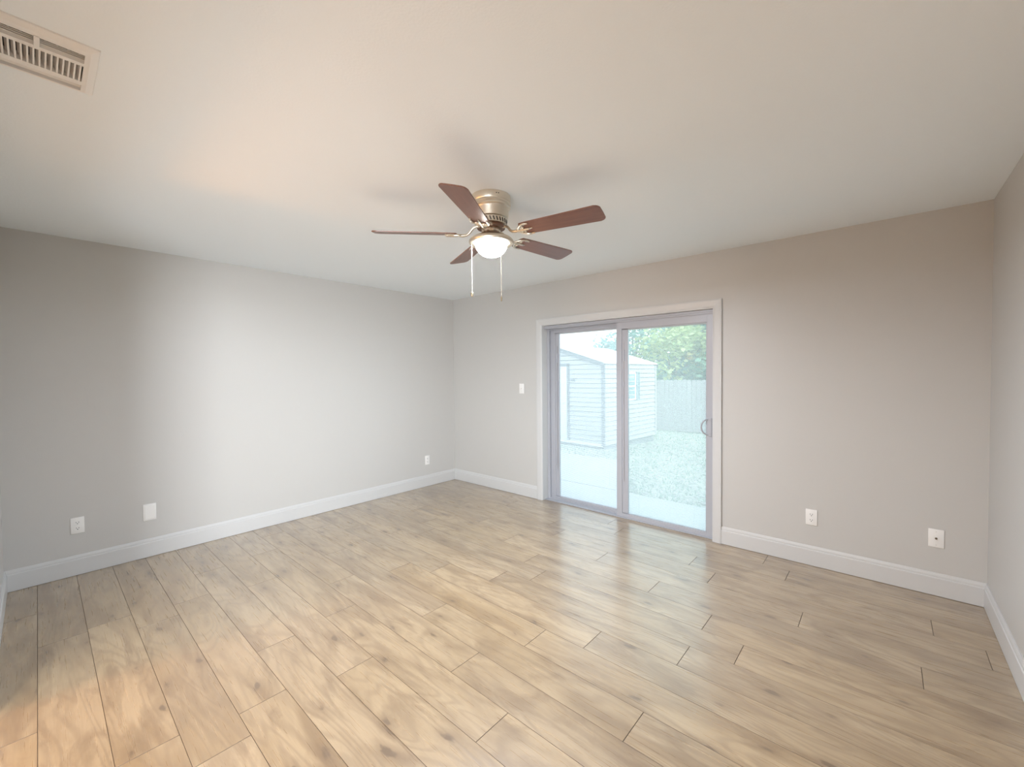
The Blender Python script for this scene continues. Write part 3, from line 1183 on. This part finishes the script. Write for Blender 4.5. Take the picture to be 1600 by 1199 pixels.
# ------------------------------------------------------------------ fence
FYF = 10.40
fence = thing('board_fence', 'weathered wooden board fence behind the lawn, seen through the right glass panel', 'fence', (0, FYF, gz(FYF)))
s = MB()
x = -6.0
while x < 4.0:
    wd = rnd.uniform(0.125, 0.150)
    h = 1.745 + rnd.uniform(-0.012, 0.012)
    y = rnd.choice((0.0, 0.006))
    poly = [(x, 0.04), (x + wd, 0.04), (x + wd, h - 0.03), (x + wd - 0.03, h), (x + 0.03, h), (x, h - 0.03)]
    s.prism(poly, y - 0.018, y, 'y')
    x += wd + rnd.uniform(0.004, 0.012)
s.build('board_panel', M_FENCE, fence)
for z in (0.3, 0.95, 1.55):
    MB().box(-6, 4, 0.008, 0.048, z, z + 0.09).build('rail', M_FENCE, fence)
for x in (-5.6, -3.2, -0.8, 1.6, 3.8):
    MB().box(x, x + 0.09, 0.05, 0.14, -0.1, 1.72).build('post', M_FENCE, fence)

# ------------------------------------------------------------------ trees beyond the fence


def tree(label, x, y, h, r, zc_, n, mleaf, lsize, seed, trunk_r=0.10, squash=0.85, group='trees beyond the fence'):
    R = random.Random(seed)
    z0 = gz(y)
    t = thing('tree', label, 'tree', (x, y, z0), 0, group)
    s = MB()
    top = Vector((0.15, 0.1, zc_ + 0.2 * r))
    s.tube([(0, 0, -0.05), (0.05, 0.02, zc_ * 0.4), (0.10, 0.05, zc_ * 0.8), top], [trunk_r, trunk_r * .85, trunk_r * .7, trunk_r * .3], 8)
    blobs = []
    for i in range(16):
        a = R.uniform(0, 2 * PI)
        el = R.uniform(-0.7, 1.2)
        rr = r * R.uniform(0.45, 0.8)
        c_ = Vector((rr * math.cos(a) * math.cos(el), rr * math.sin(a) * math.cos(el), zc_ + rr * squash * math.sin(el)))
        blobs.append((c_, r * R.uniform(0.30, 0.48)))
        s.tube([(0.08, 0.04, zc_ * 0.55), (c_ * 0.5 + Vector((0, 0, zc_ * 0.35))), c_], [trunk_r * .4, trunk_r * .28, trunk_r * .1], 6)
    s.build('trunk', M_BARK, t)
    s = MB()
    for i in range(n):
        c_, br = R.choice(blobs)
        d = Vector((R.gauss(0, 1), R.gauss(0, 1), R.gauss(0, 1))).normalized()
        p = c_ + d * br * (R.random() ** 0.35)
        l = lsize * R.uniform(0.7, 1.3)
        q = l * 0.38
        M = Matrix.Translation(p) @ Matrix.Rotation(R.uniform(0, 2 * PI), 4, 'Z') @ Matrix.Rotation(R.uniform(-1.0, 0.6), 4, 'Y') @ Matrix.Rotation(R.uniform(-0.9, 0.9), 4, 'X')
        P = [(0, 0, 0), (l * .35, -q, 0.0), (l * .7, -q * .8, -.1 * l), (l, 0, -.25 * l), (l * .7, q * .8, -.1 * l), (l * .35, q, 0)]
        s.b.faces.new([s.b.verts.new(M @ Vector(v)) for v in P])
    s.build('foliage', mleaf, t, recalc=False)
    return t


L1 = leaf_mat('leaf_yellow_green', (0.42, 0.56, 0.24), (0.66, 0.68, 0.34), 0.4)
L2 = leaf_mat('leaf_blue_green', (0.20, 0.42, 0.38), (0.36, 0.58, 0.50), 0.3)
L3 = leaf_mat('leaf_mid_green', (0.26, 0.48, 0.32), (0.44, 0.64, 0.42), 0.35)
tree('yellow green leafy tree above the shed roof, left half of the right glass panel', -1.35, 11.6, 5, 1.45, 2.75, 2600, L1, 0.17, 1)
tree('tall blue green tree beyond the fence, its crown filling the middle of the right panel', -0.9, 14.5, 6, 2.3, 3.6, 4200, L2, 0.20, 2, 0.14)
tree('mid green tree at the right edge of the right glass panel, beyond the fence', 0.85, 12.8, 5, 1.6, 3.2, 2600, L3, 0.19, 3)
tree('dark airy tree behind the shed roof, upper right of the left glass panel', -3.4, 12.5, 5, 1.7, 3.2, 2200, L2, 0.15, 4)
tree('low dense bushy tree just over the fence top, under the taller crowns', 0.35, 12.2, 3, 1.35, 1.6, 3200, L3, 0.20, 5)
tree('low blue green bush filling the gap between shed roof and fence top', -1.55, 12.3, 3, 1.25, 1.75, 3000, L2, 0.18, 6)

palm = thing('palm', 'young palm with arching pale fronds above the fence top', 'palm', (-0.85, 11.75, gz(11.75)))
s = MB()
s.tube([(0, 0, -0.05), (0.02, 0, 0.8), (0, 0, 1.60)], [0.09, 0.08, 0.07], 10)
s.build('trunk', M_BARK, palm)
M_PALM = leaf_mat('palm_frond', (0.34, 0.52, 0.38), (0.52, 0.66, 0.50), 0.35)
for k in range(11):
    a = 2 * PI * k / 11 + rnd.uniform(-0.2, 0.2)
    el = rnd.uniform(0.35, 1.15)
    ln = rnd.uniform(0.9, 1.25)
    s = MB()
    pts = []
    for i in range(9):
        q = i / 8
        rr = ln * q * math.cos(el)
        z = 1.57 + ln * (q * math.sin(el) - 0.55 * q * q)
        pts.append(Vector((rr * math.cos(a), rr * math.sin(a), z)))
    s.tube(pts, [0.012 * (1 - 0.8 * i / 8) for i in range(9)], 5)
    side = Vector((-math.sin(a), math.cos(a), 0))
    for i in range(2, 40):
        q = i / 40
        j = min(int(q * 8), 7)
        p = pts[j].lerp(pts[j + 1], q * 8 - j)
        dr = (pts[j + 1] - pts[j]).normalized()
        for sg in (1, -1):
            l = 0.34 * math.sin(PI * (0.15 + 0.8 * q))
            tipp = p + side * sg * l * 0.8 + dr * l * 0.6 - Vector((0, 0, 0.25 * l))
            s.b.faces.new([s.b.verts.new(v) for v in (p - dr * 0.012, p + dr * 0.012, tipp)])
    s.build('frond', M_PALM, palm, recalc=False)
